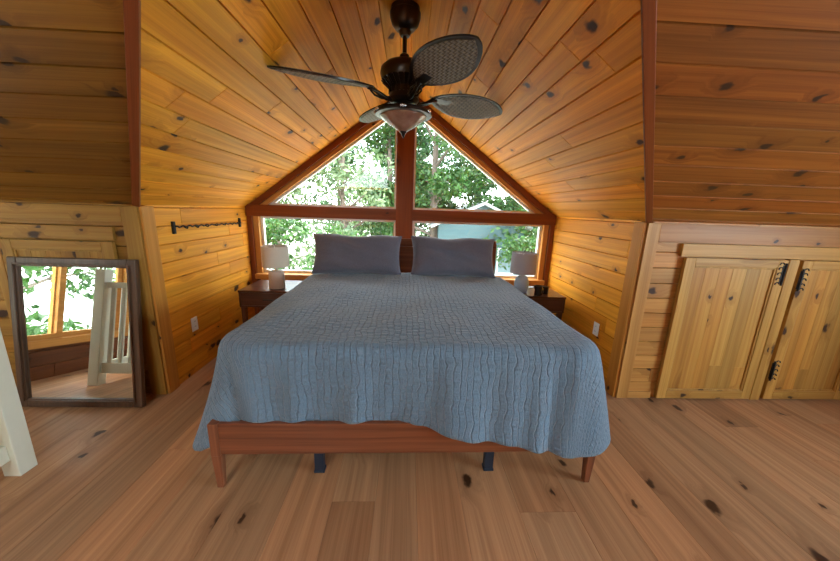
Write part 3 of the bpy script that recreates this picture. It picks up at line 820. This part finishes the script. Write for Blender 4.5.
# ------------------------------------------------------------------ ceiling fan
FX, FY, FZ = 0.0, 2.25, 2.185
fan = tag(empty('ceiling_fan', (FX, FY, FZ)), 'dark bronze ceiling fan with four woven leaf blades and a bowl light', 'ceiling fan')
rz = RZ - FZ
MB().lathe([(.012, rz - .215), (.028, rz - .212), (.036, rz - .20), (.040, rz - .185), (.060, rz - .175), (.082, rz - .15), (.094, rz - .115), (.095, rz - .09), (.088, rz - .085), (.088, rz - .06), (.05, rz - .03)], n=40).build('canopy', BLACK, fan, smooth=True)
MB().lathe([(.0135, .20), (.0135, rz - .21)], n=16).build('downrod', BLACK, fan, smooth=True)
MB().lathe([(.03, -.08), (.080, -.075), (.100, -.05), (.092, -.03), (.088, .015), (.112, .04), (.142, .06), (.152, .095), (.147, .125), (.120, .15), (.070, .17), (.034, .178), (.030, .205), (.016, .215)], n=48).build('motor_housing', BLACK, fan, smooth=True)
rb = MB()
for k in range(24):
    a = 2 * PI * k / 24; rb.tube([(.094 * math.cos(a), .094 * math.sin(a), -.02), (.094 * math.cos(a), .094 * math.sin(a), .015), (.143 * math.cos(a), .143 * math.sin(a), .058)], .005, 6)
rb.build('ribbing', BLACK, fan, smooth=True)
def blade(th, pitch):
    R0, R1, hwid = .200, .795, .150; n = 40
    Mx = Matrix.Rotation(th, 4, 'Z') @ Matrix.Translation((0, 0, -.01)) @ Matrix.Rotation(pitch, 4, 'X')
    def half(s): return hwid * (max(0, math.sin(PI * s ** .92)) ** .62) * (.86 + .22 * s) 
    def leaf(inset, z0, z1):
        up = []
        for i in range(n + 1):
            s = i / n; x = R0 + inset + (R1 - R0 - 2 * inset) * s; up.append((x, max(0.004, half(s) - inset)))
        lo = [(x, -y) for x, y in reversed(up)]
        pts = up + lo
        cz = lambda x, y: -.06 * y * y / .02 * .1 - .10 * max(0, x - R0) ** 2 * .18
        # strips so the blade can be cupped
        vs = []; fs = []; k = 8
        for zz in (z0, z1):
            for i in range(n + 1):
                for j in range(k + 1):
                    x, y = up[i][0], up[i][1] * (1 - 2 * j / k); vs.append((x, y, zz + cz(x, y)))
        N1 = (n + 1) * (k + 1)
        for t in (0, 1):
            for i in range(n):
                for j in range(k):
                    a = t * N1 + i * (k + 1) + j; fs.append((a, a + 1, a + k + 2, a + k + 1))
        for i in range(n):
            for j in (0, k):
                a = i * (k + 1) + j; fs.append((a, a + k + 1, a + k + 1 + N1, a + N1))
        for i in (0, n):
            for j in range(k):
                a = i * (k + 1) + j; fs.append((a, a + 1, a + 1 + N1, a + N1))
        return MB().add([Mx @ V3(v) for v in vs], fs)
    b = leaf(0, -.004, .004).build('blade', BLACK, fan, smooth=True)
    gx = Mx.to_3x3() @ V3((1, 0, 0))
    for z0, z1 in ((-.0075, -.0045), (.0045, .0075)):
        leaf(.016, z0, z1).build('woven_panel', RATTAN, b, smooth=True, grain=gx)
    Mt = Matrix.Rotation(th, 4, 'Z')
    ir = MB()
    ir.tube([Mt @ V3(q) for q in ((.07, 0, -.055), (.12, 0, -.058), (.16, .0, -.045), (.20, 0, -.022), (.24, 0, -.014))], [.016, .014, .012, .013, .014], 8)
    for s in (-1, 1):
        ir.tube([Mt @ V3(q) for q in ((.10, 0, -.058), (.14, s * .03, -.055), (.185, s * .036, -.040), (.215, s * .018, -.026), (.205, s * .006, -.022))], .006, 6)
    ir.box((.225, -.028, -.018), (.345, .028, -.008), Mt @ Matrix.Translation((0, 0, 0)) @ Matrix.Rotation(pitch, 4, 'X'))
    ir.build('blade_iron', BLACK, fan, smooth=True, bevel=0)
for k in range(4): blade(math.radians(24 + 90 * k), math.radians(-13))
MB().lathe([(.03, -.078), (.050, -.085), (.052, -.105), (.16, -.118), (.186, -.124), (.190, -.134), (.182, -.146), (.150, -.150), (.05, -.128)], n=56).build('light_ring', BLACK, fan, smooth=True)
for k in range(6):
    a = 2 * PI * (k + .5) / 6; orn = MB()
    for da, rr, dz in ((-.07, .008, 0), (0, .012, .002), (.07, .008, 0)):
        c = V3((.187 * math.cos(a + da), .187 * math.sin(a + da), -.134 + dz)); orn.lathe([(.001, -rr), (rr * .8, -rr * .6), (rr, 0), (rr * .8, rr * .6), (.001, rr)], c, 10)
    orn.tube([(.188 * math.cos(a + d), .188 * math.sin(a + d), -.134) for d in (-.09, -.045, 0, .045, .09)], .004, 6)
    orn.build('ornament', STEEL, fan, smooth=True)
MB().lathe([(.152, -.143), (.150, -.155), (.130, -.172), (.098, -.194), (.062, -.217), (.030, -.236), (.010, -.246)], n=56, cap=True).build('light_bowl', BOWL, fan, smooth=True)
MB().lathe([(.022, -.236), (.025, -.243), (.015, -.252), (.012, -.262), (.007, -.270), (.001, -.285)], n=20).build('finial', BLACK, fan, smooth=True)

# ------------------------------------------------------------------ outside
GZ = -2.9
g = MB().box((-60, YW + .4, GZ - .3), (60, 70, GZ)).build('ground', GROUND); struct(g, 'sunlit forest ground outside the gable window', 'ground')
g = MB().box((-60, -40, GZ - .3), (XL - .4, YW + .4, GZ)).build('ground', GROUND); struct(g, 'sunlit forest ground outside the left end wall', 'ground')
def leafmesh(name, clumps, n, size, mat, seed):
    n, size = int(n * 2.2), size * .62
    rnd = random.Random(seed); vs = []; fs = []; tn = []
    for i in range(n):
        c, r = clumps[rnd.randrange(len(clumps))]
        d = V3((rnd.gauss(0, 1), rnd.gauss(0, 1), rnd.gauss(0, 1))).normalized() * r * rnd.uniform(.35, 1) ** .6
        p = V3(c) + V3((d.x, d.y, d.z * .75))
        nn = V3((rnd.gauss(0, 1), rnd.gauss(0, 1), rnd.gauss(.6, 1))).normalized()
        a = nn.cross(V3((rnd.gauss(0, 1), rnd.gauss(0, 1), rnd.gauss(0, 1)))).normalized(); b = nn.cross(a)
        s = size * rnd.uniform(.6, 1.3); k = len(vs)
        vs += [p - a * s, p - b * s * .45 + nn * s * .1, p + a * s, p + b * s * .45 + nn * s * .1]; fs.append((k, k + 1, k + 2, k + 3)); tn.append(rnd.random())
    me = bpy.data.meshes.new(name); me.from_pydata([tuple(v) for v in vs], [], fs)
    at = me.color_attributes.new('tone', 'FLOAT_COLOR', 'CORNER')
    for p in me.polygons:
        for li in p.loop_indices: at.data[li].color = (tn[p.index], 0, 0, 1)
    me.materials.append(mat); return me
def tree(x, y, h, r, kind, n, size, seed, label, low=.25, group='trees outside the gable window'):
    rnd = random.Random(seed)
    t = tag(empty('tree', (x, y, GZ)), label, 'tree', group)
    tr = MB(); bend = rnd.uniform(-.3, .3)
    tr.tube([(bend * math.sin(q * 3), 0, h * q * .95) for q in (0, .2, .4, .6, .8, 1)], [.02 * h * (1.05 - q) for q in (0, .2, .4, .6, .8, 1)], 8)
    cl = []
    for i in range(16):
        z = h * rnd.uniform(low, 1.0); a = rnd.uniform(0, 6.28); q = r * rnd.uniform(.15, .95) * (1.15 - .7 * z / h)
        c = (math.cos(a) * q, math.sin(a) * q, z); cl.append((c, r * rnd.uniform(.28, .5)))
        tr.tube([(bend * math.sin(z / h * 2.4), 0, z * .85), (c[0] * .5, c[1] * .5, z * .95), c], [.006 * h, .004 * h, .001 * h], 5)
    tr.build('trunk', BARK, t, smooth=True)
    o = bpy.data.objects.new('foliage', leafmesh('foliage', cl, n, size, LEAF[kind], seed)); COL.objects.link(o); o.parent = t
T = [  # x, y, height, crown radius, kind, leaves, leaf size, label
    (-3.9, 10.5, 6.2, 1.7, 2, 900, .17, 'sparse small tree outside at the left end of the gable window'),
    (-2.0, 11.5, 8.6, 2.0, 2, 1100, .18, 'sparse pale green tree outside, in the middle of the upper left windowpane'),
    (-.9, 14.0, 10.5, 2.4, 0, 4200, .20, 'mid green tree outside, just left of the window mullion'),
    (1.3, 13.0, 11.5, 2.6, 0, 5200, .19, 'bright green leafy tree outside, just right of the window mullion'),
    (3.4, 15.5, 12.5, 3.0, 1, 5200, .21, 'dark green tall tree outside the upper right windowpane, behind the cottage'),
    (5.6, 12.5, 8.4, 2.4, 0, 4200, .19, 'green tree outside, above the right lamp'),
    (-7.6, 15.0, 9.0, 2.4, 0, 2200, .22, 'green tree outside at the far left of the gable window'),
    (-4.4, 21.0, 9.0, 2.6, 1, 1300, .24, 'dark tree far off behind the sparse pale trees on the left'),
    (7.6, 17.0, 11.0, 3.2, 1, 4200, .23, 'dark tree outside at the far right of the gable window'),
    (.4, 22.0, 13.0, 3.6, 1, 5200, .26, 'tall dark tree farthest off behind the window mullion'),
]
for i, (x, y, h, r, kd, n, sz, lb) in enumerate(T): tree(x, y, h, r, kd, n, sz, 200 + i, lb)
def shrub(x, y, h, r, kd, n, seed, label):
    rnd = random.Random(seed)
    t = tag(empty('shrub', (x, y, GZ)), label, 'shrub', 'shrubs outside the gable window')
    st = MB(); cl = []
    for i in range(9):
        a = rnd.uniform(0, 6.28); c = (math.cos(a) * r * rnd.uniform(.1, .8), math.sin(a) * r * rnd.uniform(.1, .8), h * rnd.uniform(.3, .95))
        cl.append((c, r * .45)); st.tube([(0, 0, 0), (c[0] * .4, c[1] * .4, c[2] * .6), c], [.03, .02, .008], 5)
    st.build('stem', BARK, t, smooth=True)
    o = bpy.data.objects.new('foliage', leafmesh('foliage', cl, n, .12, LEAF[kd], seed)); COL.objects.link(o); o.parent = t
shrub(-3.3, 7.2, 4.1, 1.1, 0, 1600, 301, 'leafy green shrub outside, directly above the left lamp shade')
shrub(-1.9, 8.2, 3.9, 1.1, 0, 700, 302, 'leafy green shrub outside, above the left pillow')
shrub(4.0, 9.2, 3.9, 1.3, 0, 2200, 303, 'green shrub outside, directly above the right lamp shade')
shrub(3.4, 8.2, 1.9, 1.0, 2, 1300, 304, 'pale shrub outside, low behind the right lamp')
shrub(-2.4, 8.6, 2.0, 1.0, 2, 500, 305, 'pale shrub outside, low behind the left lamp')
# trees beyond the left end wall, for the mirror
for i, (x, y) in enumerate(((-8.0, .2), (-9.0, 2.4), (-8.4, -2.4), (-11, -.6))):
    tree(x, y, 8.0 + i * .5, 2.4, 0, 3600, .18, 400 + i, ['green tree reflected in the mirror, at its left', 'green tree reflected in the mirror, beside the window post', 'green tree outside the left end wall, nearest the back', 'green tree farthest off beyond the left end wall'][i], low=.1, group='trees beyond the left end wall')
# cottage
ct = tag(empty('cottage', (2.95, 14.0, GZ)), 'pale blue cottage with a light gabled roof, outside the right windowpane', 'cottage')
w, d, hh, rp = 1.7, 1.6, 3.80, 4.58
MB().prism([(-w, -d, 0), (w, -d, 0), (w, -d, hh), (0, -d, rp), (-w, -d, hh)], (0, 2 * d, 0)).build('wall', COTW, ct)
for s in (-1, 1):
    MB().prism([(0, -d - .3, rp + .02), (s * (w + .3), -d - .3, hh - .12), (s * (w + .3), -d - .3, hh - .02), (0, -d - .3, rp + .12)], (0, 2 * d + .6, 0)).build('roof', COTR, ct)
for x in (-1.05, 0, 1.05):
    f = MB().box((x - .36, -d - .03, 1.9), (x + .36, -d + .02, 2.95)).build('window', SASH, ct)
    MB().box((x - .30, -d - .04, 1.96), (x + .30, -d - .029, 2.89)).build('pane', COTG, f)

# ------------------------------------------------------------------ light
wd = bpy.data.worlds.new('sky'); C.world = wd; wd.use_nodes = True
nt_ = wd.node_tree; nt_.nodes.clear()
tc = nt_.nodes.new('ShaderNodeTexSky')
tc.sky_type = 'NISHITA'; tc.sun_disc = False; tc.sun_elevation = math.radians(48); tc.sun_rotation = math.radians(-60)
tc.air_density = 1.0; tc.dust_density = 2.0
mxs = nt_.nodes.new('ShaderNodeMix'); mxs.data_type = 'RGBA'; mxs.inputs[0].default_value = .6
bg = nt_.nodes.new('ShaderNodeBackground'); bg.inputs[1].default_value = 2.6
gn = nt_.nodes.new('ShaderNodeMix'); gn.data_type = 'RGBA'; gn.blend_type = 'MULTIPLY'; gn.inputs[0].default_value = 1.0; gn.inputs[7].default_value = (.35, .35, .35, 1)
nt_.links.new(tc.outputs[0], gn.inputs[6]); nt_.links.new(gn.outputs[2], mxs.inputs[6]); mxs.inputs[7].default_value = (2.6, 2.75, 2.8, 1)
ow = nt_.nodes.new('ShaderNodeOutputWorld')
nt_.links.new(mxs.outputs[2], bg.inputs[0]); nt_.links.new(bg.outputs[0], ow.inputs[0])
def light(name, typ, loc, aim, energy, color=(1, 1, 1), **kw):
    l = bpy.data.lights.new(name, typ); l.energy = energy; l.color = color
    for k, v in kw.items(): setattr(l, k, v)
    o = bpy.data.objects.new(name, l); COL.objects.link(o); o.location = loc
    o.rotation_euler = (V3(aim) - V3(loc)).to_track_quat('-Z', 'Y').to_euler(); return o
light('sun', 'SUN', (6, 1, 10), (0, 3, 0), 7.0, (1, .96, .88), angle=math.radians(1))
# area lamps standing in for daylight at the unseen right window and added skylight
def winlight(name, loc, aim, sx, sy, e, col):
    light(name, 'AREA', loc, aim, e, col, shape='RECTANGLE', size=sx, size_y=sy)
winlight('daylight_stand_in_right', (XR + .25, (RWIN[0] + RWIN[2]) / 2, 1.45), (0, .5, .9), 2.1, 1.0, 140, (.62, .82, 1.0))
pc = skp((sky[0] + sky[2]) / 2, (sky[1] + sky[3]) / 2, 0) + V3((0, -.5, 1.9))
ps_ = skp((sky[0] + sky[2]) / 2, (sky[1] + sky[3]) / 2, 0)
winlight('fill_skylight', pc, ps_, 2.4, 2.2, 190, (.97, .98, 1.0))  # added fill lamp above the skylight
for loc, aim, a, b in (((0, YW + .2, 1.0), (0, 0, 1.0), 3.3, .7), ((0, YW + .2, 1.95), (0, 0, 1.9), 2.6, 1.1), ((XL - .12, (LWIN[0] + LWIN[2]) / 2, (LWIN[1] + LWIN[3]) / 2), (0, (LWIN[0] + LWIN[2]) / 2, 1.2), 1.4, .8)):
    light('sky_portal', 'AREA', loc, aim, 1, shape='RECTANGLE', size=a, size_y=b).data.cycles.is_portal = True

# ------------------------------------------------------------------ camera
yaw, pit, rol = .0444, .2217, .0329
fwd = V3((math.sin(yaw) * math.cos(pit), math.cos(yaw) * math.cos(pit), -math.sin(pit)))
rt = V3((math.cos(yaw), -math.sin(yaw), 0)); up = rt.cross(fwd)
r2 = rt * math.cos(rol) + up * math.sin(rol); u2 = up * math.cos(rol) - rt * math.sin(rol)
cam = bpy.data.cameras.new('camera'); cam.lens = 36 * 315.6 / 840; cam.sensor_width = 36; cam.clip_start = .02
co = bpy.data.objects.new('camera', cam); COL.objects.link(co)
mw = Matrix((r2, u2, -fwd)).transposed().to_4x4(); mw.translation = (.0435, 0, 1.45); co.matrix_world = mw
C.camera = co
C.view_settings.view_transform = 'Standard'; C.view_settings.look = 'None'; C.view_settings.gamma = 1.0
C.view_settings.use_curve_mapping = False
C.view_settings.exposure = 0.78
C.cycles.use_denoising = True
C.cycles.max_bounces = 10; C.cycles.diffuse_bounces = 6; C.cycles.transparent_max_bounces = 12
